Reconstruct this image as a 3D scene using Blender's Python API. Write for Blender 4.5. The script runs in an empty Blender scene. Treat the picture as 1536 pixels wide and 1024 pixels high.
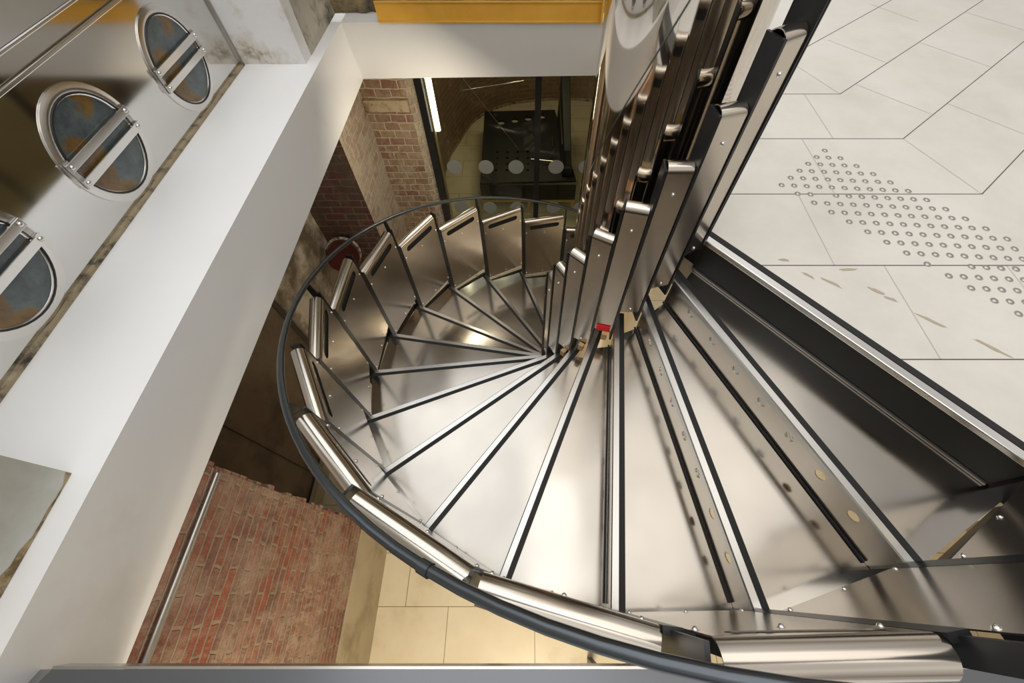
import bpy, math, random
from mathutils import Vector, Matrix
from mathutils.geometry import tessellate_polygon
random.seed(7)
sc = bpy.context.scene
COL = sc.collection
PI = math.pi
# ------------------------------------------------------------------ camera
CAM = Vector((-0.506, -1.570, 1.239))
cd = bpy.data.cameras.new('camera'); cam = bpy.data.objects.new('camera', cd); COL.objects.link(cam)
cam.location = CAM
cam.rotation_euler = (PI/2 - 1.03054, 0, 0)
cd.sensor_width = 36; cd.sensor_fit = 'HORIZONTAL'
cd.lens = 602.48/1536*36
cd.shift_x = (768-791.0)/1536; cd.shift_y = (517.35-512)/1536
cd.clip_start = 0.02; cd.clip_end = 100
sc.camera = cam
# ------------------------------------------------------------------ world, exposure
sc.view_settings.view_transform = 'Standard'; sc.view_settings.look = 'None'
sc.view_settings.gamma = 1; sc.view_settings.use_curve_mapping = False
sc.view_settings.exposure = 0.0
w = bpy.data.worlds.new('world'); sc.world = w; w.use_nodes = True
wn = w.node_tree.nodes; wl = w.node_tree.links; wn.clear()
wo = wn.new('ShaderNodeOutputWorld'); wb = wn.new('ShaderNodeBackground')
tc = wn.new('ShaderNodeTexCoord'); sep = wn.new('ShaderNodeSeparateXYZ')
ramp = wn.new('ShaderNodeValToRGB')
wl.new(tc.outputs['Generated'], sep.inputs[0]); wl.new(sep.outputs['Z'], ramp.inputs[0])
e = ramp.color_ramp.elements
e[0].position = 0.0; e[0].color = (0.30, 0.28, 0.25, 1)
e[1].position = 1.0; e[1].color = (1.0, 0.98, 0.95, 1)
m_ = e.new(0.25); m_.color = (0.46, 0.44, 0.41, 1)
m_ = e.new(0.6); m_.color = (0.80, 0.785, 0.76, 1)
nz = wn.new('ShaderNodeTexNoise'); nz.inputs['Scale'].default_value = 2.2; nz.inputs['Detail'].default_value = 2
nr = wn.new('ShaderNodeMapRange'); nr.inputs['From Min'].default_value = .35; nr.inputs['From Max'].default_value = .65
nr.inputs['To Min'].default_value = .62; nr.inputs['To Max'].default_value = 1.3
wl.new(tc.outputs['Generated'], nz.inputs['Vector']); wl.new(nz.outputs['Fac'], nr.inputs['Value'])
wm = wn.new('ShaderNodeVectorMath'); wm.operation = 'SCALE'
wl.new(ramp.outputs[0], wm.inputs[0]); wl.new(nr.outputs[0], wm.inputs['Scale'])
wl.new(wm.outputs[0], wb.inputs[0]); wb.inputs[1].default_value = 1.05
wl.new(wb.outputs[0], wo.inputs[0])
def area(name, loc, tgt, sx, sy, power, col):
    l = bpy.data.lights.new(name, 'AREA'); l.shape = 'RECTANGLE'; l.size = sx; l.size_y = sy
    l.energy = power; l.color = col
    o = bpy.data.objects.new(name, l); COL.objects.link(o); o.location = loc
    o.rotation_euler = (Vector(tgt)-Vector(loc)).to_track_quat('-Z', 'Y').to_euler(); return o
area('ceiling_lamp_hall', (1.6, -0.6, 4.6), (1.0, -0.6, -1), 4.2, 4.2, 48, (1, .95, .88))
area('skylight', (-1.6, 0.2, 4.0), (-1.6, 0.2, 0), 3.8, 6.5, 85, (.90, .95, 1))
area('basement_lamp_front', (-0.3, -2.9, -0.5), (-0.2, -2.2, -2.9), 0.6, 0.3, 60, (1, .88, .66))
area('basement_lamp_glazed_room', (-0.5, 4.2, -0.55), (-0.5, 4.2, -2.9), 0.8, 0.5, 13, (1, .86, .58))
area('basement_fill_side', (1.9, 0.3, -0.45), (1.2, 0.3, -2.9), 1.8, 2.6, 55, (1, .90, .78))  # wide fill light added to brighten the basement, no fitting there
area('basement_fill_pier', (-1.1, 1.2, -0.45), (-1.9, 2.0, -1.5), 0.4, 0.3, 6.5, (1, .88, .68))  # added fill that lifts the dim pier bricks, not a real fitting
area('basement_lamp_brick_wall', (-0.9, -2.5, -0.5), (-1.8, -1.7, -1.5), 0.3, 0.2, 7, (1, .88, .72))

# ------------------------------------------------------------------ materials
def mat(name, base=(.5, .5, .5), rough=.5, metal=0.0, **k):
    m = bpy.data.materials.new(name); m.use_nodes = True
    b = m.node_tree.nodes['Principled BSDF']
    b.inputs['Base Color'].default_value = (*base, 1); b.inputs['Roughness'].default_value = rough
    b.inputs['Metallic'].default_value = metal
    for kk, v in k.items():
        b.inputs[kk.replace('_', ' ')].default_value = v
    return m
def N(m, t, **k):
    n = m.node_tree.nodes.new(t)
    for kk, v in k.items():
        if kk in n.inputs: n.inputs[kk].default_value = v
        else: setattr(n, kk, v)
    return n
def LK(m, a, b): m.node_tree.links.new(a, b)
def B(m): return m.node_tree.nodes['Principled BSDF']
def coords(m, scale=(1, 1, 1), rot=(0, 0, 0), space='Object'):
    t = N(m, 'ShaderNodeTexCoord'); mp = N(m, 'ShaderNodeMapping')
    mp.inputs['Scale'].default_value = scale; mp.inputs['Rotation'].default_value = rot
    LK(m, t.outputs[space], mp.inputs['Vector']); return mp.outputs[0]
def noise(m, vec, scale, detail=4, rough=.55):
    n = N(m, 'ShaderNodeTexNoise'); n.inputs['Scale'].default_value = scale
    n.inputs['Detail'].default_value = detail; n.inputs['Roughness'].default_value = rough
    LK(m, vec, n.inputs['Vector']); return n.outputs['Fac']
def rampc(m, fac, stops):
    r = N(m, 'ShaderNodeValToRGB'); el = r.color_ramp.elements
    el[0].position = stops[0][0]; el[0].color = (*stops[0][1], 1)
    el[1].position = stops[-1][0]; el[1].color = (*stops[-1][1], 1)
    for p, c in stops[1:-1]:
        q = el.new(p); q.color = (*c, 1)
    LK(m, fac, r.inputs[0]); return r.outputs[0]
def mrange(m, fac, a, b, c, d):
    r = N(m, 'ShaderNodeMapRange'); r.inputs['From Min'].default_value = a; r.inputs['From Max'].default_value = b
    r.inputs['To Min'].default_value = c; r.inputs['To Max'].default_value = d
    LK(m, fac, r.inputs['Value']); return r.outputs[0]
def mixc(m, fac, a, b, mode='MIX'):
    x = N(m, 'ShaderNodeMix', data_type='RGBA', blend_type=mode)
    if isinstance(fac, (int, float)): x.inputs[0].default_value = fac
    else: LK(m, fac, x.inputs[0])
    for i, v in ((6, a), (7, b)):
        if isinstance(v, tuple): x.inputs[i].default_value = (*v, 1)
        else: LK(m, v, x.inputs[i])
    return x.outputs[2]
def bump(m, h, strength=.3, dist=.01):
    b = N(m, 'ShaderNodeBump'); b.inputs['Strength'].default_value = strength; b.inputs['Distance'].default_value = dist
    LK(m, h, b.inputs['Height']); LK(m, b.outputs[0], B(m).inputs['Normal'])

def steel(name, base, rmin, rmax, stretch=(1, 1, 1), blotch=True, bs=0, dark=.8):
    m = mat(name, base, .2, 1.0)
    v = coords(m); n1 = noise(m, v, 1.8, 1, .5)
    LK(m, mrange(m, n1, .3, .7, rmin, rmax), B(m).inputs['Roughness'])
    v2 = coords(m, stretch); n2 = noise(m, v2, 60, 3, .7)
    if blotch:
        n3 = noise(m, v, 2.3, 2.5, .5)
        c = mixc(m, mrange(m, n3, .3, .7, 0, 1), base, tuple(x*dark for x in base))
        if bs: c = mixc(m, mrange(m, n2, .3, .7, 0, .12), c, tuple(x*.6 for x in base))
        LK(m, c, B(m).inputs['Base Color'])
    if bs: bump(m, n2, bs, .002)
    return m
M = {}
M['tread'] = steel('worn_tread_steel', (.49, .455, .405), .09, .25, (1, 12, 1), bs=.012)
M['panel'] = steel('brushed_panel_steel', (.62, .56, .485), .17, .28, (1, 1, 8), bs=0, dark=.85)
M['roll'] = M['panel']
M['edge'] = steel('polished_edge_steel', (.52, .505, .48), .20, .30, blotch=False)
M['edge_bright'] = steel('bright_edge_steel', (.74, .72, .69), .16, .24, blotch=False)
M['column'] = steel('mirror_column_steel', (.72, .665, .59), .035, .07, (1, 1, .2), bs=0, dark=.85)
M['wall_steel'] = steel('polished_wall_steel', (.72, .71, .69), .05, .12, (1, 1, 4), bs=0, dark=.92)
M['chrome'] = mat('chrome', (.75, .74, .72), .15, 1.0)
M['stud'] = mat('stud_rim_steel', (.50, .47, .44), .5, 1.0); M['stud2'] = mat('stud_dome_steel', (.42, .40, .37), .3, 1.0)
M['black'] = mat('black_painted_steel', (.012, .012, .013), .35)
v = coords(M['black']); nn = noise(M['black'], v, 14, 6, .7)
LK(M['black'], rampc(M['black'], nn, [(0, (.009, .009, .010)), (.66, (.014, .014, .015)), (.80, (.06, .055, .05))]), B(M['black']).inputs['Base Color'])
M['matt'] = mat('matt_black_metal', (.004, .004, .004), .6)
M['seam'] = mat('dark_seam', (.05, .035, .022), .9)
M['grip'] = mat('black_grip', (.012, .012, .012), .75)
v = coords(M['grip']); nn = noise(M['grip'], v, 90, 3, .8)
LK(M['grip'], rampc(M['grip'], nn, [(0, (.008, .008, .009)), (.68, (.014, .014, .014)), (.78, (.09, .09, .085))]), B(M['grip']).inputs['Base Color'])
M['rail'] = mat('dark_rail_steel', (.10, .11, .12), .27, .85)
M['bar'] = mat('grey_beam_steel', (.16, .165, .175), .3, .7)
M['riser_black'] = mat('black_riser', (.010, .010, .009), .42)
M['lightsteel'] = mat('dull_steel', (.45, .43, .40), .4, 1.0)
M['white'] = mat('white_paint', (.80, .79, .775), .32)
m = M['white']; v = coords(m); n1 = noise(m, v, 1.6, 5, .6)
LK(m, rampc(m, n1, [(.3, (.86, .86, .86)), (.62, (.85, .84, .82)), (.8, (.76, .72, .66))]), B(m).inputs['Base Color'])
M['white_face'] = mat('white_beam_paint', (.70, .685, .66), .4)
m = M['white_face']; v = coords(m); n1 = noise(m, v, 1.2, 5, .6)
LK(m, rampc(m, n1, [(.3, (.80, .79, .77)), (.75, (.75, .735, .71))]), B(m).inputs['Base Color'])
# marble floor
m = M['marble'] = mat('white_marble', (.74, .715, .67), .25)
v = coords(m); n1 = noise(m, v, 1.7, 7, .65); n2 = noise(m, v, 26, 5, .7); n3 = noise(m, v, 6, 8, .75)
c = rampc(m, n1, [(.3, (.73, .70, .65)), (.5, (.68, .645, .585)), (.72, (.61, .575, .515))])
c = mixc(m, mrange(m, n2, .66, .74, 0, .30), c, (.50, .44, .35))
c = mixc(m, mrange(m, n3, .66, .74, 0, .25), c, (.60, .56, .50))
LK(m, c, B(m).inputs['Base Color'])
M['joint'] = mat('floor_joint_grout', (.12, .11, .10), .8)
M['joint_pale'] = mat('pale_floor_joint', (.50, .47, .41), .8)
M['stain'] = mat('brown_floor_stain', (.42, .36, .27), .7)
# basement stone floor
m = M['stone'] = mat('yellow_stone_floor', (.62, .52, .34), .38)
v = coords(m); n1 = noise(m, v, 2.2, 6, .6)
br = N(m, 'ShaderNodeTexBrick'); br.offset = .5; br.inputs['Scale'].default_value = 1
br.inputs['Mortar Size'].default_value = .003; br.inputs['Brick Width'].default_value = .74; br.inputs['Row Height'].default_value = .411
mp = coords(m); mpp = mp.node; mpp.inputs['Location'].default_value = (-.295, .078, 0)
LK(m, mp, br.inputs['Vector'])
cc = rampc(m, n1, [(.3, (.72, .65, .50)), (.55, (.66, .58, .42)), (.75, (.48, .40, .27))])
LK(m, cc, br.inputs['Color1']); LK(m, cc, br.inputs['Color2']); br.inputs['Mortar'].default_value = (.22, .17, .10, 1)
LK(m, br.outputs['Color'], B(m).inputs['Base Color'])
# bricks
def brick(name, axis, c1, c2, mortar, w_=.215, h_=.075, blotch=(.5, .45, .36), amount=.5, dark=(.05, .04, .035), pale=(.60, .50, .36), pam=.0):
    m = mat(name, c1, .85)
    t = N(m, 'ShaderNodeTexCoord'); s = N(m, 'ShaderNodeSeparateXYZ'); cb = N(m, 'ShaderNodeCombineXYZ')
    LK(m, t.outputs['Object'], s.inputs[0])
    LK(m, s.outputs['X' if axis == 'x' else 'Y'], cb.inputs[0]); LK(m, s.outputs['Z'], cb.inputs[1])
    nd = N(m, 'ShaderNodeTexNoise'); nd.inputs['Scale'].default_value = 7; nd.inputs['Detail'].default_value = 4
    LK(m, cb.outputs[0], nd.inputs['Vector'])
    vm = N(m, 'ShaderNodeVectorMath', operation='MULTIPLY_ADD'); LK(m, nd.outputs['Color'], vm.inputs[0])
    vm.inputs[1].default_value = (.05, .030, 0); LK(m, cb.outputs[0], vm.inputs[2])
    b = N(m, 'ShaderNodeTexBrick'); b.inputs['Scale'].default_value = 1; b.inputs['Brick Width'].default_value = w_
    b.inputs['Row Height'].default_value = h_; b.inputs['Mortar Size'].default_value = .007; b.inputs['Mortar Smooth'].default_value = .3
    b.inputs['Bias'].default_value = -.1
    LK(m, vm.outputs[0], b.inputs['Vector'])
    b.inputs['Color1'].default_value = (*c1, 1); b.inputs['Color2'].default_value = (*c2, 1); b.inputs['Mortar'].default_value = (*mortar, 1)
    vo = t.outputs['Object']
    na = noise(m, vo, 3.2, 8, .7); nb = noise(m, vo, 22, 6, .75); nc = noise(m, vo, 5.5, 6, .7)
    c = mixc(m, mrange(m, na, .45, .68, 0, amount), b.outputs['Color'], blotch)
    c = mixc(m, mrange(m, nb, .5, .75, 0, .55), c, dark)
    c = mixc(m, mrange(m, nc, .58, .78, 0, .55), c, dark)
    vs_ = coords(m, (1.0, 1.0, .45), (.5, .3, 0)); nd2 = noise(m, vs_, 16, 7, .8); nd3 = noise(m, vo, 2.0, 3, .5)
    pm = N(m, 'ShaderNodeMath', operation='MULTIPLY'); LK(m, mrange(m, nd2, .48, .62, 0, pam), pm.inputs[0]); LK(m, mrange(m, nd3, .4, .6, .3, 1), pm.inputs[1])
    c = mixc(m, pm.outputs[0], c, pale)
    LK(m, c, B(m).inputs['Base Color'])
    mx = N(m, 'ShaderNodeMath', operation='MULTIPLY_ADD'); LK(m, b.outputs['Fac'], mx.inputs[0]); mx.inputs[1].default_value = -.6
    LK(m, nb, mx.inputs[2]); bump(m, mx.outputs[0], 1.0, .014)
    return m
M['brick_red'] = brick('red_brick', 'y', (.27, .072, .038), (.16, .082, .065), (.28, .20, .13), .21, .053, (.33, .23, .16), 1.0, (.05, .025, .018), pale=(.46, .36, .25), pam=.55)
M['brick_pier'] = brick('limewashed_brick', 'x', (.36, .25, .15), (.22, .07, .05), (.60, .50, .34), .14, .075, (.40, .31, .19), .8, pam=.6)
M['brick_side'] = brick('limewashed_brick_side', 'y', (.42, .34, .25), (.34, .22, .16), (.56, .47, .34), .20, .075, (.50, .41, .28), 1.0, pam=.95)
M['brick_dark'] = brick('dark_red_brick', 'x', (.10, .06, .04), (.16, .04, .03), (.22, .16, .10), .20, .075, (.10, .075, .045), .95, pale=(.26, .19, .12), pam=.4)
M['brick_vault'] = brick('vault_brick', 'x', (.24, .14, .085), (.18, .10, .065), (.30, .22, .14), .22, .075, (.17, .12, .07), .8, pale=(.30, .22, .13), pam=.4)
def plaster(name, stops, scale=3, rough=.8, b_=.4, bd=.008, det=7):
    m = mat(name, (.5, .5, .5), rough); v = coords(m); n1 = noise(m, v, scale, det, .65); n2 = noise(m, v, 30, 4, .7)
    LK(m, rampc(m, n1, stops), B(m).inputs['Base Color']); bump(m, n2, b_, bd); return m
M['plaster_white'] = plaster('peeling_white_plaster', [(.36, (.30, .24, .16)), (.42, (.66, .62, .55)), (.5, (.78, .77, .76)), (1, (.80, .79, .78))], 2.6)
M['plaster_beige'] = plaster('dirty_beige_plaster', [(.38, (.10, .085, .06)), (.5, (.46, .42, .35)), (1, (.62, .59, .53))], 3)
M['rock'] = plaster('rough_ochre_stone', [(.3, (.05, .045, .035)), (.48, (.26, .21, .13)), (.6, (.45, .33, .15)), (1, (.34, .31, .25))], 7, .9, 1, .04)
M['plinth'] = plaster('sandy_plinth_render', [(.3, (.22, .17, .10)), (.5, (.38, .31, .20)), (1, (.46, .39, .27))], 3)
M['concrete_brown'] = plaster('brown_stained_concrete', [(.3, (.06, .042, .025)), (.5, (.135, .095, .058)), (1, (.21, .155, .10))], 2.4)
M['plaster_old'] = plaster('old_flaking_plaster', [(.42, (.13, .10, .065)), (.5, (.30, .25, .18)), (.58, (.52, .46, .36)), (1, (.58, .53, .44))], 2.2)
M['stone_pier'] = plaster('grey_green_marble', [(.3, (.42, .40, .34)), (.5, (.53, .53, .48)), (1, (.58, .575, .53))], 2.5, .3, .05)
M['chip'] = plaster('chipped_stone_edge', [(.4, (.16, .11, .05)), (.55, (.36, .28, .16)), (1, (.5, .46, .38))], 20, .9, 1, .01)
M['lintel'] = plaster('limestone_lintel', [(.35, (.16, .11, .06)), (.5, (.46, .36, .22)), (1, (.58, .48, .33))], 9)
M['grime'] = plaster('brown_grime', [(.35, (.05, .04, .03)), (.5, (.30, .24, .15)), (1, (.50, .43, .32))], 14, .9)
M['ochre'] = plaster('ochre_steel_paint', [(.3, (.66, .33, .04)), (.6, (.76, .40, .055)), (1, (.80, .46, .09))], 4, .35, .05)
M['red'] = mat('red_plastic', (.85, .015, .02), .45)
M['dark_red'] = plaster('dark_red_enamel', [(.3, (.02, .003, .002)), (.6, (.07, .006, .004)), (1, (.11, .015, .01))], 3, .3, .1)
M['dirty_rim'] = plaster('flaking_rim', [(.4, (.06, .04, .03)), (.5, (.35, .30, .22)), (1, (.5, .44, .34))], 30, .9)
M['wood'] = mat('pale_wood_block', (.55, .36, .16), .6)
M['clear'] = mat('clear_glass', (.80, .86, .80), .0, 0, Transmission_Weight=1.0, IOR=1.45)
# panes let light through straight: mix of transparent and glossy, for everything alike
def pane(name, tint, refl):
    m = bpy.data.materials.new(name); m.use_nodes = True; nt = m.node_tree; nt.nodes.clear()
    o = nt.nodes.new('ShaderNodeOutputMaterial'); t = nt.nodes.new('ShaderNodeBsdfTransparent'); g = nt.nodes.new('ShaderNodeBsdfGlossy')
    t.inputs[0].default_value = (*tint, 1); g.inputs['Roughness'].default_value = .02
    f = nt.nodes.new('ShaderNodeFresnel'); f.inputs[0].default_value = 1.5
    mu = nt.nodes.new('ShaderNodeMath'); mu.operation = 'MULTIPLY'; mu.inputs[1].default_value = refl
    x = nt.nodes.new('ShaderNodeMixShader'); nt.links.new(f.outputs[0], mu.inputs[0]); nt.links.new(mu.outputs[0], x.inputs[0])
    nt.links.new(t.outputs[0], x.inputs[1]); nt.links.new(g.outputs[0], x.inputs[2]); nt.links.new(x.outputs[0], o.inputs[0]); return m
M['pane'] = pane('partition_glass', (.88, .90, .82), .35)
M['frost'] = mat('grey_glass_dot', (.22, .225, .20), .6)
m = M['port'] = mat('cloudy_porthole_glass', (.13, .18, .19), .12)
v = coords(m); n1 = noise(m, v, 4.5, 3, .45); n2 = noise(m, v, 10, 5, .7)
c = rampc(m, n2, [(.3, (.05, .065, .07)), (.7, (.13, .155, .155))])
c = mixc(m, mrange(m, n1, .53, .57, 0, .9), c, rampc(m, n2, [(.3, (.08, .045, .012)), (.6, (.20, .11, .03)), (.8, (.18, .15, .08))]))
LK(m, c, B(m).inputs['Base Color'])
M['lamp'] = mat('lit_tube', (1, 1, 1), .5, 0, Emission_Color=(1, .96, .84, 1), Emission_Strength=9)
M['sheet'] = steel('dull_upper_sheet_steel', (.86, .87, .90), .25, .42, (1, 1, 1), bs=0, dark=.8)
M['blueglass'] = mat('pale_blue_glass_tube', (.55, .72, .85), .08, .2)

# ------------------------------------------------------------------ mesh helpers
class MB:
    def __init__(s): s.v = []; s.f = []
    def add(s, vs, fs, T=None):
        n = len(s.v)
        s.v += [tuple(T @ Vector(p)) if T else tuple(p) for p in vs]
        s.f += [tuple(i+n for i in f) for f in fs]; return s
    def box(s, x0, x1, y0, y1, z0, z1, T=None):
        return s.add([(x, y, z) for z in (z0, z1) for y in (y0, y1) for x in (x0, x1)],
                     [(0, 2, 3, 1), (4, 5, 7, 6), (0, 1, 5, 4), (2, 6, 7, 3), (0, 4, 6, 2), (1, 3, 7, 5)], T)
    def prism(s, poly, z0, z1, T=None):
        n = len(poly)
        vs = [(x, y, z0) for x, y in poly]+[(x, y, z1) for x, y in poly]
        fs = [tuple(reversed(range(n))), tuple(range(n, 2*n))]+[(i, (i+1) % n, n+(i+1) % n, n+i) for i in range(n)]
        return s.add(vs, fs, T)
    def tube(s, pts, r, n=12, caps=True, T=None):
        pts = [Vector(p) for p in pts]; vs = []; fs = []
        up = Vector((0, 0, 1))
        for i, p in enumerate(pts):
            d = (pts[min(i+1, len(pts)-1)]-pts[max(i-1, 0)]).normalized()
            a = d.cross(up) if abs(d.z) < .95 else d.cross(Vector((0, 1, 0))); a.normalize(); b = a.cross(d)
            rr = r[i] if isinstance(r, (list, tuple)) else r
            for k in range(n):
                t = 2*PI*k/n; vs.append(tuple(p+a*math.cos(t)*rr+b*math.sin(t)*rr))
        for i in range(len(pts)-1):
            for k in range(n): fs.append((i*n+k, i*n+(k+1) % n, (i+1)*n+(k+1) % n, (i+1)*n+k))
        if caps: fs += [tuple(reversed(range(n))), tuple(range((len(pts)-1)*n, len(pts)*n))]
        return s.add(vs, fs, T)
    def disc(s, r, z0, z1, n=20, T=None, c=(0, 0)):
        return s.prism([(c[0]+r*math.cos(2*PI*i/n), c[1]+r*math.sin(2*PI*i/n)) for i in range(n)], z0, z1, T)
    def dome(s, r, h, n=12, rings=4, T=None):
        vs = []; fs = []
        for j in range(rings):
            a = PI/2*j/rings
            for i in range(n): t = 2*PI*i/n; vs.append((r*math.cos(a)*math.cos(t), r*math.cos(a)*math.sin(t), h*math.sin(a)))
        vs.append((0, 0, h))
        for j in range(rings-1):
            for i in range(n): fs.append((j*n+i, j*n+(i+1) % n, (j+1)*n+(i+1) % n, (j+1)*n+i))
        for i in range(n): fs.append(((rings-1)*n+i, (rings-1)*n+(i+1) % n, rings*n))
        fs.append(tuple(reversed(range(n))))
        return s.add(vs, fs, T)
    def plate(s, loops, T=None):
        """flat plate with holes; loops are 2-D, first is the outline"""
        L3 = [[Vector((x, y, 0)) for x, y in l] for l in loops]
        flat = [p for l in L3 for p in l]
        tris = tessellate_polygon(L3)
        fs = []
        for t in tris:
            a, b, c = (flat[i] for i in t)
            fs.append(t if (b-a).cross(c-a).z > 0 else (t[0], t[2], t[1]))
        return s.add([tuple(p) for p in flat], fs, T)
    def build(s, name, m, parent=None, smooth=None, solid=0, off=-1, bevel=0, **tags):
        me = bpy.data.meshes.new(name); me.from_pydata(s.v, [], s.f); me.update()
        o = bpy.data.objects.new(name, me); COL.objects.link(o); me.materials.append(m)
        if smooth is not None:
            for p in me.polygons: p.use_smooth = True
            try: me.set_sharp_from_angle(angle=math.radians(smooth))
            except Exception: pass
        if solid:
            md = o.modifiers.new('solid', 'SOLIDIFY'); md.thickness = solid; md.offset = off
            if smooth is not None: o.modifiers.new('split', 'EDGE_SPLIT').split_angle = math.radians(smooth)
        if bevel:
            md = o.modifiers.new('bevel', 'BEVEL'); md.width = bevel; md.segments = 2; md.limit_method = 'ANGLE'
        if parent: o.parent = parent
        for k, v in tags.items(): o[k] = v
        return o
def empty(name, loc=(0, 0, 0), rot=(0, 0, 0), parent=None, **tags):
    o = bpy.data.objects.new(name, None); COL.objects.link(o); o.location = loc; o.rotation_euler = rot
    o.empty_display_size = .1
    if parent: o.parent = parent
    for k, v in tags.items(): o[k] = v
    return o
def circle(cx, cy, r, n=20): return [(cx+r*math.cos(2*PI*i/n), cy+r*math.sin(2*PI*i/n)) for i in range(n)]
def stadium(cx, cy, L, h, n=8):
    r = h/2; a = L/2-r; pts = []
    for i in range(n+1): t = -PI/2+PI*i/n; pts.append((cx+a+r*math.cos(t), cy+r*math.sin(t)))
    for i in range(n+1): t = PI/2+PI*i/n; pts.append((cx-a+r*math.cos(t), cy+r*math.sin(t)))
    return pts
S = dict(kind='structure')
# ------------------------------------------------------------------ spiral constants
H = .18; R = 1.668; RI = .392; TH0 = math.radians(-50.665); DT = math.radians(15.391); FZ = -2.88
def th(k): return TH0-k*DT
def pol(r, a, z=0): return Vector((r*math.cos(a), r*math.sin(a), z))
CR = .257
# ------------------------------------------------------------------ setting: upper floor
def slab(name, poly, z0, z1, m, **t): return MB().prism(poly, z0, z1).build(name, m, **t)
d0 = pol(1, th(0)); n0 = Vector((-d0.y, d0.x, 0))      # n0 points away from the stair
a0 = d0*.36+n0*.065; b0 = d0*1.72+n0*.065
floor = slab('floor', [(.28, 1.80), (.28, .12), (a0.x, a0.y), (b0.x, b0.y), (1.50, -1.76), (1.5, -6), (6.5, -6), (6.5, 6), (.28, 6)], -.40, 0, M['marble'], **S)
J = MB(); JP = MB()
def seg(mb, p, q, w_=.005, z=.0006):
    p = Vector((*p, 0)); q = Vector((*q, 0)); d = (q-p).normalized(); n = Vector((-d.y, d.x, 0))*w_/2
    mb.add([(p.x+n.x, p.y+n.y, z), (p.x-n.x, p.y-n.y, z), (q.x-n.x, q.y-n.y, z), (q.x+n.x, q.y+n.y, z)], [(0, 1, 2, 3)])
c39 = math.cos(math.radians(39.4)); s39 = math.sin(math.radians(39.4))
kinks = {.856: 1.293, .423: 1.448, -.010: 1.605, -.448: 1.77, -.886: 1.93, 1.289: 1.14}
for yv, xv in kinks.items():
    x0 = .30 if yv > -.3 else (.42 if yv > -.5 else .80)
    seg(J, (x0, yv), (xv, yv)); seg(J, (xv, yv), (xv+4.0*c39, yv+4.0*s39))
for p, q in [((1.148, 1.194), (1.293, .856)), ((1.086, .856), (1.085, .423)), ((.921, .423), (.922, -.01)), ((.751, -.01), (.748, -.448)), ((.95, -.448), (.95, -.886)), ((1.45, -.448), (1.45, -.886)),
             ((1.425, .965), (1.712, .651)), ((2.064, 1.49), (2.349, 1.161)), ((1.48, 1.52), (1.73, 1.215)), ((1.857, .758), (2.102, .464)), ((1.448, .423), (1.605, -.01)), ((2.0, 2.09), (2.214, 1.80)), ((2.624, 1.95), (2.886, 1.64))]:
    seg(JP, p, q, .004)
J.build('tile_joint', M['joint'], floor); JP.build('tile_joint', M['joint_pale'], floor)
ST = MB()
for (x, y, L, a) in [(.62, -.50, .06, -40), (.70, -.54, .09, -38), (1.0, -.72, .13, -40), (1.16, -.84, .12, -41), (.86, -.58, .07, -36), (.55, -.42, .05, -10), (.9, -.62, .05, -30), (.79, -.47, .08, 5), (1.28, -.93, .10, -40)]:
    pts = []; ca = math.cos(math.radians(a)); sa = math.sin(math.radians(a))
    for i in range(14):
        t = 2*PI*i/14; rr = random.uniform(.6, 1.2); u = L/2*math.cos(t)*rr; v_ = .008*math.sin(t)*rr
        pts.append((x+u*ca-v_*sa, y+u*sa+v_*ca, .0008))
    ST.add(pts, [tuple(range(14))])
ST.build('floor_stain', M['stain'], floor)
# landing edge: steel nosing, grip strip, black riser
def strip(mb, r0, r1, k, o0, o1, z0, z1):
    """bar along the radial line of nosing k, offset o0..o1 upstream"""
    d = pol(1, th(k)); n = Vector((-d.y, d.x, 0))
    P = [d*r0+n*o0, d*r1+n*o0, d*r1+n*o1, d*r0+n*o1]
    mb.prism([(p.x, p.y) for p in P], z0, z1)
SR = empty('spiral_staircase', (0, 0, FZ), label='stainless steel and black spiral staircase winding down round the mirror column', category='staircase')
def P_(o):   # parts are built in world coordinates; hang them on the staircase
    o.parent = SR; o.matrix_parent_inverse = Matrix.Translation((0, 0, -FZ)); return o
q = MB(); strip(q, .37, 1.72, 0, 0, .036, -.022, .002); P_(q.build('landing_nosing', M['edge_bright'], bevel=.004, label='bright steel nosing of the landing'))
q = MB(); strip(q, .37, 1.72, 0, .0365, .0645, -.02, .0015); P_(q.build('landing_grip_strip', M['grip'], label='black grip strip of the landing'))
q = MB(); strip(q, .395, 1.655, 0, .012, .03, -.176, -.022); P_(q.build('landing_riser', M['riser_black'], label='wide black riser below the landing'))
q = MB(); strip(q, .40, 1.65, 0, .0, .010, -.178, -.170); P_(q.build('riser_lip', M['lightsteel']))

# tactile studs
A = Vector((.0577, -.0043)); Bv = Vector((-.0034, -.0577)); P0 = Vector((1.001, .321))
proto = empty('tactile_stud')
MB().disc(.0145, 0, .0015, 16).build('stud_flange', M['stud'], proto)
MB().dome(.0115, .005, 12, 3, Matrix.Translation((0, 0, .0015))).build('stud_dome', M['stud2'], proto, smooth=60)
studs = []
for r in range(0, 19):
    lo, hi = (-r, r) if r <= 5 else (r-10, r)
    for c in range(lo, hi+1):
        if (r, c) in ((6, -2), (13, 4), (13, 5)): continue
        p = P0+A*c+Bv*r
        if p.x > 1.66: continue
        studs.append(p)
for i, p in enumerate(studs):
    o = proto if i == 0 else proto.copy()
    if i:
        COL.objects.link(o)
        for ch in proto.children:
            c = ch.copy(); COL.objects.link(c); c.parent = o
    o.location = (p.x, p.y, 0)
    o['label'] = 'small steel tactile stud set in the white marble floor at the top of the stairs'
    o['category'] = 'tactile stud'; o['group'] = 'tactile studs in the marble floor'

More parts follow.
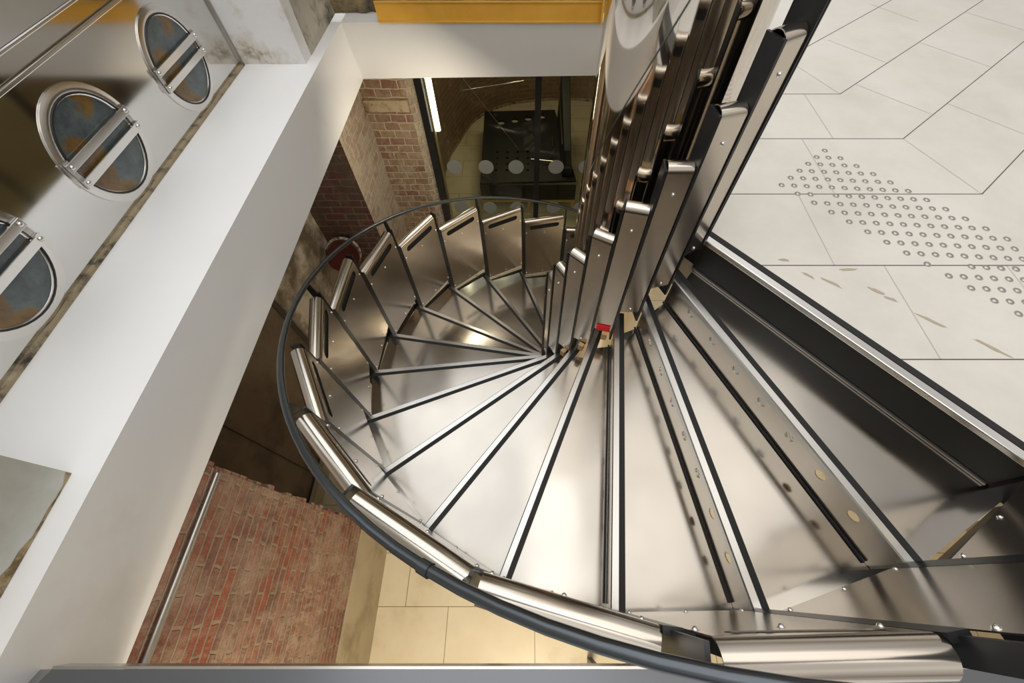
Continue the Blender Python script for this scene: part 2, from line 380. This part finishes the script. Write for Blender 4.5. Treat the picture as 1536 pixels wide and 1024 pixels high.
# left and far white beams round the opening
MB().add([(-2.30, -6, 0), (-1.80, -6, 0), (-1.80, 1.79, 0), (-2.30, 1.79, 0), (-2.30, -6, -.40), (-1.80, -6, -.40), (-1.80, 1.86, -.40), (-2.30, 1.86, -.40)],
         [(0, 1, 2, 3), (7, 6, 5, 4), (0, 4, 5, 1), (1, 5, 6, 2), (2, 6, 7, 3), (3, 7, 4, 0)]).build('trim_1', M['white'], **S)
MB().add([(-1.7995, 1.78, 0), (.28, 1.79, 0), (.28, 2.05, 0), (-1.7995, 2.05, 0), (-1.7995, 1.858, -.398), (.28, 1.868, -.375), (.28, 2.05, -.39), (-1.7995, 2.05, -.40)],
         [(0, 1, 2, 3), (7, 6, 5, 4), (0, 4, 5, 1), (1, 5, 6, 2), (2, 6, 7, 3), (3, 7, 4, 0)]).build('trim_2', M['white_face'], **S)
# piers and stone wall on the upper level
pier = MB().box(-2.6, -1.875, 1.20, 2.6, 0, 2.6).build('wall_pier_far', M['plaster_white'], **S)
MB().box(-1.8748, -1.8725, 1.31, 2.6, .001, 2.6).build('dirty_render', M['plaster_beige'], pier)
p2 = MB().box(-2.6, -1.882, -5, -1.277, 0, 2.6).build('wall_pier_near', M['stone_pier'], **S)
mb = MB(); pts = [(-1.8815, -1.279)]
yy = -1.279; prof = []
while yy > -2.6:
    prof.append((yy, random.choice([.006, .02, .035, .045, .012])*random.uniform(.7, 1.2))); yy -= .035
vs = [(-1.8812, a, .0015) for a, b in prof]+[(-1.8812, a, b) for a, b in prof]; n = len(prof)
mb.add(vs, [(i, i+1, n+i+1, n+i) for i in range(n-1)]); mb.build('chipped_edge', M['chip'], p2, solid=.0015, off=0)
# rough stone wall beyond the far beam
rw = MB(); nx, nzz = 60, 40
from mathutils import noise as mn
vs = []
for j in range(nzz+1):
    for i in range(nx+1):
        x = -1.872+2.2*i/nx; z = 2.4*j/nzz
        vs.append((x, 1.93+.05*mn.noise(Vector((x*6, z*6, 3)))+.03*mn.noise(Vector((x*17, z*17, 1))), z))
rw.add(vs, [(j*(nx+1)+i, j*(nx+1)+i+1, (j+1)*(nx+1)+i+1, (j+1)*(nx+1)+i) for j in range(nzz) for i in range(nx)])
rw.build('wall_far', M['rock'], smooth=40, solid=.02, off=-1, **S)
# ochre channel beam on the far edge
ch = empty('channel_beam', (-.77, 1.79, 0), label='ochre painted steel channel lying along the far white edge', category='steel beam')
MB().box(-.765, .765, -.012, -.004, .001, .112).build('web', M['ochre'], ch)
q = MB(); q.box(-.765, .765, -.018, -.0045, .112, .120); q.box(-.765, .765, -.018, -.0125, .001, .008); q.build('flange', M['ochre'], ch)
MB().box(.765, .777, -.05, -.004, .001, .19).build('end_plate', M['ochre'], ch)

# ------------------------------------------------------------------ left steel wall with portholes
wx = -2.27
WS = empty('steel_cladding', (wx, 0, 0), label='polished steel wall cladding with three round portholes beside the white ledge', category='wall cladding')
MB().box(-.03, 0, -1.276, 1.199, .012, .515).build('lower_panel', M['wall_steel'], WS)
MB().box(-.02, .014, -1.276, 1.199, .516, .530).build('ledge', M['edge_bright'], WS, bevel=.003)
MB().box(-.03, 0, -1.276, 1.199, .531, .585).build('upper_band', M['wall_steel'], WS)
MB().box(-.02, .012, -1.276, 1.199, .586, .596).build('upper_ledge', M['edge_bright'], WS, bevel=.003)
MB().box(-.001, .012, 1.182, 1.199, .012, 1.6).build('corner_trim', M['lightsteel'], WS)
MB().add([(0, -1.276, .597), (0, 1.18, .597), (-.35, 1.18, 1.5), (-.35, -1.276, 1.5)], [(0, 1, 2, 3)]).build('upper_sheet', M['sheet'], WS, solid=.01)
MB().box(-.02, .02, -1.276, 1.19, .0005, .012).build('grime_line', M['grime'], WS, label='brown dirt along the foot of the wall')
MB().tube([(.03, -.8, .80), (.03, -.1, .76), (.02, .02, .76), (.0, .12, .84), (-.03, .15, 1.0)], .075, 20).build('duct_pipe', M['blueglass'], WS, smooth=60, label='pale blue shiny tube')
def porthole(yc, label):
    r = empty('porthole', (wx, yc, .235), (0, PI/2, 0), label=label, category='porthole', group='portholes in the steel wall')
    # local frame: z -> world +x (out of the wall), x -> world -z, y -> world y
    T = Matrix.Identity(4)
    fl = MB(); n = 48; R1, R2, R3 = .222, .205, .178
    prof = [(R1, .0005), (R1, .006), (R2, .009), (R3+.006, .009), (R3, .004), (R3, .0005)]
    vs = [(a*math.cos(2*PI*i/n), a*math.sin(2*PI*i/n), z) for a, z in prof for i in range(n)]
    fl.add(vs, [(j*n+i, j*n+(i+1) % n, (j+1)*n+(i+1) % n, (j+1)*n+i) for j in range(len(prof)-1) for i in range(n)])
    fl.build('flange_ring', M['edge_bright'], r, smooth=40)
    MB().disc(.1775, .0006, .0035, 48).build('glass', M['port'], r, label='cloudy blue glass with rusty brown stains')
    s = MB(); n = 40; sp = []
    for i in range(n+1): t = 2*PI*i/n; sp.append((.186*math.cos(t), .186*math.sin(t), .009))
    MB().tube(sp, .004, 6, caps=False).build('seal', M['black'], r, smooth=60)
    for sx in (-1, 1):
        b = MB().box(sx*.034-.016, sx*.034+.016, -.212, .212, .012, .022).build('clamp_bar', M['edge_bright'], r, bevel=.002)
        for sy in (-1, 1):
            MB().dome(.010, .008, 10, 3, Matrix.Translation((sx*.034, sy*.196, .022))).build('screw', M['chrome'], b, smooth=60)
    for sy in (-1, 1):
        MB().box(-.055, .055, sy*.196-.014, sy*.196+.014, .0095, .0118).build('bracket', M['edge'], r)
porthole(.71, 'porthole nearest the white plaster pier, at the top of the picture')
porthole(0, 'middle porthole of the three, with bright orange-brown stains behind the glass')
porthole(-.70, 'porthole cut off by the left edge of the picture')

# near edge bar
nb = empty('edge_beam', (0, -1.76, 0), label='dark steel beam along the near edge of the opening', category='steel beam')
MB().add([(-1.80, .0, -.12), (-1.64, .02, .02), (2.4, .02, .02), (2.4, 0, -.12), (-1.80, -.2, -.12), (-1.79, -.2, .02), (2.4, -.2, .02), (2.4, -.2, -.12)],
         [(0, 1, 2, 3), (4, 7, 6, 5), (0, 4, 5, 1), (1, 5, 6, 2), (2, 6, 7, 3), (0, 3, 7, 4)]).build('beam_web', M['bar'], nb)
MB().box(-1.64, 2.4, .0205, .026, -.02, .021).build('beam_edge', M['edge'], nb)

# ------------------------------------------------------------------ basement
MB().box(-2.62, 4, -6, 7, FZ-.1, FZ).build('floor_basement', M['stone'], **S)
def wall(name, b, m): return MB().box(*b).build(name, m, **S)
bw = wall('wall_brick_left', (-2.0, -1.80, -6, -1.152, -2.182, -.402), M['brick_red'])
# ragged brick edge at the corner of the red wall
mb = MB(); z = -2.18
while z < -.42:
    hgt = .056; mb.box(-1.98, -1.803, -1.152, -1.152+random.uniform(.0, .022), z, z+hgt*.86); z += .058
mb.build('ragged_corner', M['brick_red'], bw)
wall('wall_plinth_left', (-2.0, -1.79, -6, -1.15, FZ, -2.184), M['plinth'])
cd_ = MB().tube([(-1.785, -1.17, -.455), (-1.785, -3.2, -.455)], .009, 10); cd_.tube([(-1.787, -1.17, -.474), (-1.787, -3.2, -.474)], .006, 8)
cd_.build('conduit', M['lightsteel'], smooth=60, label='thin grey conduit running along the top of the red brick wall', category='conduit')
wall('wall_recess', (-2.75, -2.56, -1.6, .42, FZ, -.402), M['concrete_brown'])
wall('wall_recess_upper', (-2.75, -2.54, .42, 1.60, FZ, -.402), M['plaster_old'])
q = MB(); q.box(-2.56, -2.5525, -.645, -.638, FZ, -.402); q.box(-2.56, -2.545, .36, .40, FZ, -.402)
q.build('trim_3', M['seam'], **S)
MB().box(-2.5395, -2.49, -1.6, .42, FZ, FZ+.16).build('baseboard_recess', M['plinth'], **S)
wall('wall_recess_near', (-2.56, -2.0, -1.75, -1.60, FZ, -.402), M['concrete_brown'])
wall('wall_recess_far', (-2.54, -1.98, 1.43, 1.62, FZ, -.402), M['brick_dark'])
wall('wall_pier_side', (-2.2, -1.98, 1.62, 2.155, FZ, -.402), M['brick_side'])
MB().add([(-1.98, 1.43, FZ), (-1.975, 2.15, FZ), (-1.975, 2.15, -.402), (-1.98, 1.43, -.402)], [(0, 1, 2, 3)]).build('wall_pier_reveal', M['brick_side'], solid=.004, off=-1, **S)
pf = wall('wall_pier_front', (-1.976, -1.564, 2.15, 2.35, FZ, -.402), M['brick_pier'])
MB().box(-1.97, -1.575, 2.115, 2.1495, -.80, -.70).build('lintel', M['lintel'], pf)
MB().add([(-1.564, 2.15, FZ), (-1.49, 2.2, FZ), (-1.49, 2.35, FZ), (-1.564, 2.35, FZ), (-1.564, 2.15, -.402), (-1.49, 2.2, -.402), (-1.49, 2.35, -.402), (-1.564, 2.35, -.402)],
         [(0, 3, 2, 1), (4, 5, 6, 7), (0, 1, 5, 4), (1, 2, 6, 5), (2, 3, 7, 6)]).build('wall_pier_return', M['brick_side'], **S)
wall('wall_basement_right', (3.6, 3.8, -6, 6.9, FZ, -.402), M['plinth'])
wall('wall_basement_near', (-2.0, 3.6, -6.2, -6.0, FZ, -.402), M['plinth'])
# basement ceiling where the glazed room lies
MB().box(-2.62, .279, 2.051, 7, -.401, -.30).build('ceiling_glazed_room', M['white'], **S)
MB().box(-2.0, 1.499, -6, -1.97, -.401, -.30).build('ceiling_near', M['white'], **S)
# curved vault wall behind the glass
ap = MB(); pts = [(-1.80, 2.36), (-1.83, 3.6), (-1.80, 4.45), (-1.66, 5.0), (-1.45, 5.6), (-1.0, 6.05), (-.5, 6.22), (.3, 6.3), (1.2, 6.1), (2.2, 5.4), (3.5, 4.6)]
def cr(ps, n=5):
    out = []
    for i in range(len(ps)-1):
        p0, p1, p2_, p3 = ps[max(i-1, 0)], ps[i], ps[i+1], ps[min(i+2, len(ps)-1)]
        for j in range(n):
            t = j/n; out.append(tuple(.5*((2*p1[k])+(-p0[k]+p2_[k])*t+(2*p0[k]-5*p1[k]+4*p2_[k]-p3[k])*t*t+(-p0[k]+3*p1[k]-3*p2_[k]+p3[k])*t**3) for k in range(len(ps[0]))))
    return out+[tuple(ps[-1])]
ps = cr(pts)
for (nm, z0, z1, mm, off) in (('wall_vault', FZ, -.402, M['brick_vault'], 0), ('baseboard_vault', FZ, FZ+.05, M['grime'], -.02)):
    q = MB(); vs = [(x, y+off, z0) for x, y in ps]+[(x, y+off, z1) for x, y in ps]; n = len(ps)
    q.add(vs, [(i, i+1, n+i+1, n+i) for i in range(n-1)]); q.build(nm, mm, smooth=60, solid=.01, off=1, **S)
# glass partition
gp = empty('glass_partition', (-.4, 2.2, FZ), label='full height glass partition with grey dots at the foot of the stairs', category='glass partition')
MB().box(-1.03, 2.6, -.005, .005, .02, 2.47).build('glass', M['pane'], gp)
for a, b in ((-1.09, -1.025), (-.036, .020), (.95, 1.0), (2.0, 2.05)):
    MB().box(a, b, -.03, .03, 0, 2.478).build('mullion', M['black'], gp)
for zc in (1.468, .945):
    for xc in (-.868, -.539, -.224, .195, .51, .83):
        MB().add([(xc+.08*math.cos(2*PI*i/32), -.0062, zc+.08*math.sin(2*PI*i/32)) for i in range(32)], [tuple(range(32))]).build('manifestation_dot', M['frost'], gp, solid=.001, off=0)
# vertical lamp behind the glass
tl = empty('wall_lamp', (-1.42, 2.42, -1.16), label='bright vertical strip lamp behind the glass partition', category='lamp')
MB().box(-.025, .028, -.01, .02, .0, .62).build('lamp_tube', M['lamp'], tl, bevel=.008)
MB().box(-.04, -.026, -.012, .03, -1.7, .64).build('lamp_backplate', M['plinth'], tl)
tw = MB().tube([(-.04, 0, 0), (-.05, .01, -1.70)], .006, 6); tw.build('lamp_cable', M['black'], tl)
# black perforated table, board and rods
tb = empty('perforated_table', (-.5, 4.1, FZ), label='black perforated metal table on pale legs behind the glass', category='table')
outl = [(-.66, -.85), (.68, -.80), (.44, .98), (-.70, .93)]
hol = [circle(-.42+.215*i, .62+.055*i, .06, 16) for i in range(4)]+[circle(.12, -.02, .05, 16)]
for i in range(5):
    for j in range(4): hol.append(circle(-.45+.15*i, -.15-.14*j, .022, 10))
MB().plate([outl]+hol, Matrix.Translation((0, 0, .48))).build('table_top', M['matt'], tb, solid=.03)
MB().box(-.66, .68, -.86, -.85, .20, .45).build('front_panel', M['matt'], tb)
MB().box(-.67, -.66, -.85, .93, .20, .45).build('side_panel', M['matt'], tb)
MB().box(-.66, .68, -.87, -.84, .17, .2).build('front_rail', M['wood'], tb)
for x in (-.64, .02, .66):
    MB().box(x-.02, x+.02, -.87, -.83, 0, .17).build('leg', M['wood'], tb)
for x in (-.6, .4):
    MB().box(x-.02, x+.02, .80, .84, 0, .44).build('leg', M['wood'], tb)
bd = empty('display_board', (-.0, 4.0, FZ+.481), label='tall black board standing on the perforated table, with chrome rods', category='board')
MB().add([(-.02, -.62, 0), (.12, -.62, 0), (.12, .75, 0), (-.04, .75, 0), (-.01, -.55, .35), (.08, -.55, .35), (.10, .72, .78), (-.02, .72, .78)],
         [(0, 3, 2, 1), (4, 5, 6, 7), (0, 1, 5, 4), (1, 2, 6, 5), (2, 3, 7, 6), (3, 0, 4, 7)]).build('board', M['matt'], bd, bevel=.01)
MB().tube([(-.04, -.5, .42), (-.05, .55, .60)], .006, 8).build('rod', M['chrome'], bd, smooth=60)
MB().tube([(-.45, -.28, .04), (-.03, -.38, .06)], .011, 8).build('rod', M['chrome'], bd, smooth=60)
MB().tube([(-.18, -.25, .04), (-.10, -.05, .06)], .008, 8).build('rod', M['chrome'], bd, smooth=60)
MB().tube([(-.12, .05, .02), (-.12, .30, .02)], .012, 8).build('rod', M['chrome'], bd, smooth=60)
MB().tube([(-1.32, 3.6, -1.36), (-.55, 3.6, -1.25)], .006, 8).build('glass_reflection_line', M['chrome'], smooth=60, label='thin pale line standing in for a light reflected in the glass partition', category='rod')  # reflection of a light in the glass, modelled as a thin tube
MB().tube([(-1.37, 3.4, -.95), (-.62, 3.4, -2.0)], .003, 6).build('glass_reflection_streak', M['lightsteel'], smooth=60, label='thin diagonal streak standing in for a light reflected in the glass partition', category='reflection streak')  # diagonal reflection in the glass, also modelled as a thin tube
# dark red drum in the corner of the recess
dr = empty('red_drum', (-2.32, 1.22, -1.70), (0, 0, 0), label='dark red round drum with a flaking rim in the brick corner behind the handrail', category='drum')
Tm = Matrix.Rotation(math.radians(68), 4, 'X') @ Matrix.Rotation(math.radians(20), 4, 'Y')
MB().disc(.15, -.04, .05, 36, Tm).build('drum_face', M['dark_red'], dr, smooth=40)
MB().tube([tuple(Tm @ Vector((.155*math.cos(2*PI*i/36), .155*math.sin(2*PI*i/36), -.05))) for i in range(37)], .016, 8, caps=False).build('rim', M['dirty_rim'], dr, smooth=60)
MB().box(-.04, .04, .10, .20, -.08, .08).build('wall_bracket', M['black'], dr)
MB().box(-.02, .02, -.03, .03, 0, 1.72).build('steel_post', M['black'], label='slim black steel post standing on the stone floor below the handrail', category='post').location = (.0, -2.10, FZ)

# ------------------------------------------------------------------ column
MB().tube([(0, 0, FZ), (0, 0, 3.2)], CR, 96).build('column', M['column'], smooth=60, label='mirror polished round steel column in the centre of the spiral stairs', category='column')

# ------------------------------------------------------------------ the staircase
rin, rout, rbk = .285, 1.672, 1.715
def stepframe(k): return Matrix.Translation((0, 0, -H*k)) @ Matrix.Rotation(th(k), 4, 'Z')
def place(o, k, par=None):
    """object built in step frame (x radial along nosing k, y upstream, z from tread surface)"""
    if par is None:
        o.parent = SR; o.matrix_parent_inverse = Matrix.Translation((0, 0, -FZ)); o.matrix_basis = stepframe(k)
    else: o.parent = par
    return o
ct, st_ = math.cos(DT), math.sin(DT)
# tread: polygon in its own frame; nosing on y=0 (downstream), back edge along the line rotated by DT
ring = [(rin, .055), (rout*1.0, .055), (rout*ct, rout*st_+.0), (rin*ct, rin*st_)]
tread_proto = None
seen_holes = [.56, .72, .877, 1.033, 1.19, 1.345, 1.497]
treads = []
for k in range(1, 17):
    if k == 1:
        t = MB().prism([(rin+.14, .0545), (rout+.002, .0545), (rbk*ct-.017*st_, rbk*st_+.017*ct), ((rin+.12)*ct-.017*st_, (rin+.12)*st_+.017*ct)], -.004, 0).build('tread', M['tread'])
        nos = MB()
        prof = [(0, -.030), (0, -.005), (.004, 0), (.0295, 0), (.0295, -.004), (.006, -.006), (.006, -.030)]
        n = len(prof); vs = [(r_, y, z) for r_ in (.30, rout+.004) for y, z in prof]
        nos.add(vs, [(i, (i+1) % n, n+(i+1) % n, n+i) for i in range(n)]+[tuple(range(n)), tuple(reversed(range(n, 2*n)))])
        no = nos.build('nosing', M['edge']); no.parent = t
        g = MB().box(.30, rout+.004, .0300, .0540, -.005, .0012).build('grip_strip', M['grip']); g.parent = t
        tread_proto = t; place(t, 1); t['label'] = 'top steel tread, next to the landing'
    else:
        t = tread_proto.copy(); COL.objects.link(t); t.parent = SR
        t.matrix_parent_inverse = Matrix.Translation((0, 0, -FZ)); t.matrix_basis = stepframe(k)
        if 'label' in t: del t['label']
        for c_ in tread_proto.children: c = c_.copy(); COL.objects.link(c); c.parent = t
    treads.append(t)
# risers with round holes under nosings 1..15
def riser_mesh():
    hs = [circle(r, -.072, .0205, 20) for r in seen_holes]
    return MB().plate([[(.40, -.028), (.40, -.176), (rout-.01, -.176), (rout-.01, -.028)]]+hs, Matrix(((1, 0, 0, 0), (0, 0, 1, .012), (0, 1, 0, 0), (0, 0, 0, 1))))
rp = None
for k in range(1, 16):
    if rp is None:
        rp = riser_mesh().build('riser', M['panel'], solid=.003, off=0); place(rp, k); o = rp
    else:
        o = rp.copy(); COL.objects.link(o); o.parent = SR; o.matrix_parent_inverse = Matrix.Translation((0, 0, -FZ)); o.matrix_basis = stepframe(k)
    # dark gap strip at the foot
    f = MB().box(.40, rout-.03, -.001, .008, -.1785, -.173).build('foot_seal', M['grip']); f.parent = o
    if k <= 3:
        for i, r in enumerate(seen_holes[:5] if k < 3 else seen_holes[:4]):
            MR = Matrix(((1, 0, 0, r), (0, 0, 1, .0155), (0, 1, 0, -.072), (0, 0, 0, 1)))
            if i == 4 or (k == 2 and i == 3):
                h2 = [circle(.010*math.cos(a), .010*math.sin(a), .0032, 8) for a in [PI/4+PI/2*j for j in range(4)]]+[circle(0, 0, .0032, 8)]
                c = MB().plate([circle(0, 0, .0200, 20)]+h2, MR).build('hole_cover', M['edge'], solid=.002, off=0)
            else:
                c = MB().plate([circle(0, 0, .0200, 20)], MR).build('hole_cover', M['edge'], solid=.002, off=0)
            c.parent = o
# guard panels
def panel_mb(wd, zb, zt, rr, sgn, slot, a_end):
    """panel in the xz plane (x along chord, z up), rolling towards sgn*y; zt = apex"""
    zf = zt-rr; mb = MB()
    TT = Matrix(((1, 0, 0, 0), (0, 0, 1, 0), (0, 1, 0, 0), (0, 0, 0, 1)))
    loops = [[(-wd/2, zb), (wd/2, zb), (wd/2, zf), (-wd/2, zf)]]
    if slot: loops.append(stadium(0, zf-.046, slot, .052))
    mb.plate(loops, TT)
    n = 20; vs = []
    for i in range(n+1):
        a = PI-(PI-a_end)*i/n
        vs += [(-wd/2, sgn*(rr+rr*math.cos(a)), zf+rr*math.sin(a)), (wd/2, sgn*(rr+rr*math.cos(a)), zf+rr*math.sin(a))]
    mb.add(vs, [(2*i, 2*i+1, 2*i+3, 2*i+2) for i in range(n)])
    return mb
def chordframe(k, r):
    """frame at the middle of the chord between nosing k and k+1; +y points away from the column, z=0 at nosing k"""
    a = th(k)-DT/2; c = r*math.cos(DT/2)
    Mx = Matrix.Rotation(a-PI/2, 4, 'Z')
    return Matrix.Translation((c*math.cos(a), c*math.sin(a), -H*k)) @ Mx
def hang(o, mtx):
    o.parent = SR; o.matrix_parent_inverse = Matrix.Translation((0, 0, -FZ)); o.matrix_basis = mtx; return o
wo_ = 2*R*math.sin(DT/2); wi_ = 2*RI*math.sin(DT/2)
po = pi_ = None
def screw(par, x, z, s):
    T = Matrix.Translation((x, -s*.0, z)) @ Matrix.Rotation(s*PI/2, 4, 'X')
    q = MB(); q.disc(.009, .0005, .0025, 12, T); q.dome(.0065, .006, 10, 3, T @ Matrix.Translation((0, 0, .0025)))
    o = q.build('screw', M['chrome'], smooth=50); o.parent = par; return o
for k in range(0, 16):
    if po is None:
        po = panel_mb(wo_-.046, -.045, .742, .034, 1, .31, -.3).build('guard_panel', M['panel'], smooth=40, solid=.003, off=0); o = po
        pi_ = panel_mb(.088, -.045, .768, .027, -1, 0, -.9).build('inner_guard_strip', M['panel'], smooth=40, solid=.003, off=0); oi = pi_
    else:
        o = po.copy(); COL.objects.link(o); oi = pi_.copy(); COL.objects.link(oi)
    hang(o, chordframe(k, R-.008)); hang(oi, chordframe(k, RI))
    if k <= 14:
        hb = MB().box(-.19, .19, .006, .030, .60, .715).build('dark_slot_backing', M['matt']); hb.parent = o  # black box added behind the slot so its inside reads dark
        for x, z in ((-.19, .60), (.19, .60), (0, .575), (-.19, -.015), (0, -.015), (.19, -.015)): screw(o, x, z, 1)
    if k <= 8:
        for z in (.66, -.02): screw(oi, 0, z, -1)
# inner screws face outwards (+y); outer ones face the stair (-y)
# posts: radial black plates
pp = qq = None
for k in range(0, 17):
    if pp is None:
        q = MB().box(R-.006, R+.042, -.005, .005, -.05, .925); q.box(R-.013, R+.003, -.021, .021, -.05, .74)
        pp = q.build('post', M['black']); o = pp
        q = MB(); q.box(.330, .398, -.005, .005, -.12, .935)
        qq = q.build('inner_post', M['black']); oi = qq
    else:
        o = pp.copy(); COL.objects.link(o); oi = qq.copy(); COL.objects.link(oi)
    hang(o, stepframe(k)); hang(oi, stepframe(k))
    fb = MB().box(R-.006, R+.07, -.004, .030, -.19, -.032).build('foot_block', M['black']); fb.parent = o
# tall first inner post
q = MB(); q.box(.31, .400, .005, .011, -.15, 2.2); hang(q.build('tall_post', M['black'], label='tall black post rising out of the picture'), stepframe(0))
# outer stringer angle under tread edges
mb = MB()
for k in range(1, 17):
    A0 = pol(R+.062, th(k-1)); A1 = pol(R+.046, th(k)); B0 = pol(R+.082, th(k-1)); B1 = pol(R+.066, th(k)); z = -H*k
    mb.add([(A0.x, A0.y, z-.05), (A1.x, A1.y, z-.05), (B1.x, B1.y, z-.05), (B0.x, B0.y, z-.05), (A0.x, A0.y, z-.015), (A1.x, A1.y, z-.015), (B1.x, B1.y, z-.015), (B0.x, B0.y, z-.015)],
           [(0, 3, 2, 1), (4, 5, 6, 7), (0, 1, 5, 4), (1, 2, 6, 5), (2, 3, 7, 6), (3, 0, 4, 7)])
P_(mb.build('stringer', M['black']))
# small wood-coloured blocks at the inner edge
for k in (3, 4, 5):
    hang(MB().box(-.03, .0, .006, .03, -.10, -.05).build('inner_block', M['wood']), chordframe(k, RI))
# handrail
pts = []
kk = .6
while kk <= 16.0:
    pts.append(tuple(pol(R+.032, th(kk), 1.0-H*kk))); kk += .2
hr = P_(MB().tube(pts, 0.0135, 16).build('handrail', M['rail'], smooth=60))
for k in (2, 4, 6, 8, 10, 12, 14):
    q = MB(); q.add([(R, -.004, .88), (R+.042, -.004, .88), (R+.046, -.004, .99), (R+.016, -.004, .99), (R, .004, .88), (R+.042, .004, .88), (R+.046, .004, .99), (R+.016, .004, .99)],
                    [(0, 1, 2, 3), (7, 6, 5, 4), (0, 4, 5, 1), (1, 5, 6, 2), (2, 6, 7, 3), (3, 7, 4, 0)])
    hang(q.build('rail_bracket', M['black']), stepframe(k))
q = MB()
for kk in (4.2, ): q.tube([tuple(pol(R+.032, th(kk-.03), 1.0-H*(kk-.03))), tuple(pol(R+.032, th(kk+.03), 1.0-H*(kk+.03)))], .0165, 16)
P_(q.build('rail_collar', M['rail'], smooth=60))
# red tag stuck on the inner guard strip
tgt = MB().box(-.036, .036, .004, .008, -.004, .044).build('red_tag', M['red'], label='small bright red tag at the foot of an inner guard strip', category='tag')
tgt.matrix_world = chordframe(3, RI) @ Matrix.Translation((0, .0, -.045))
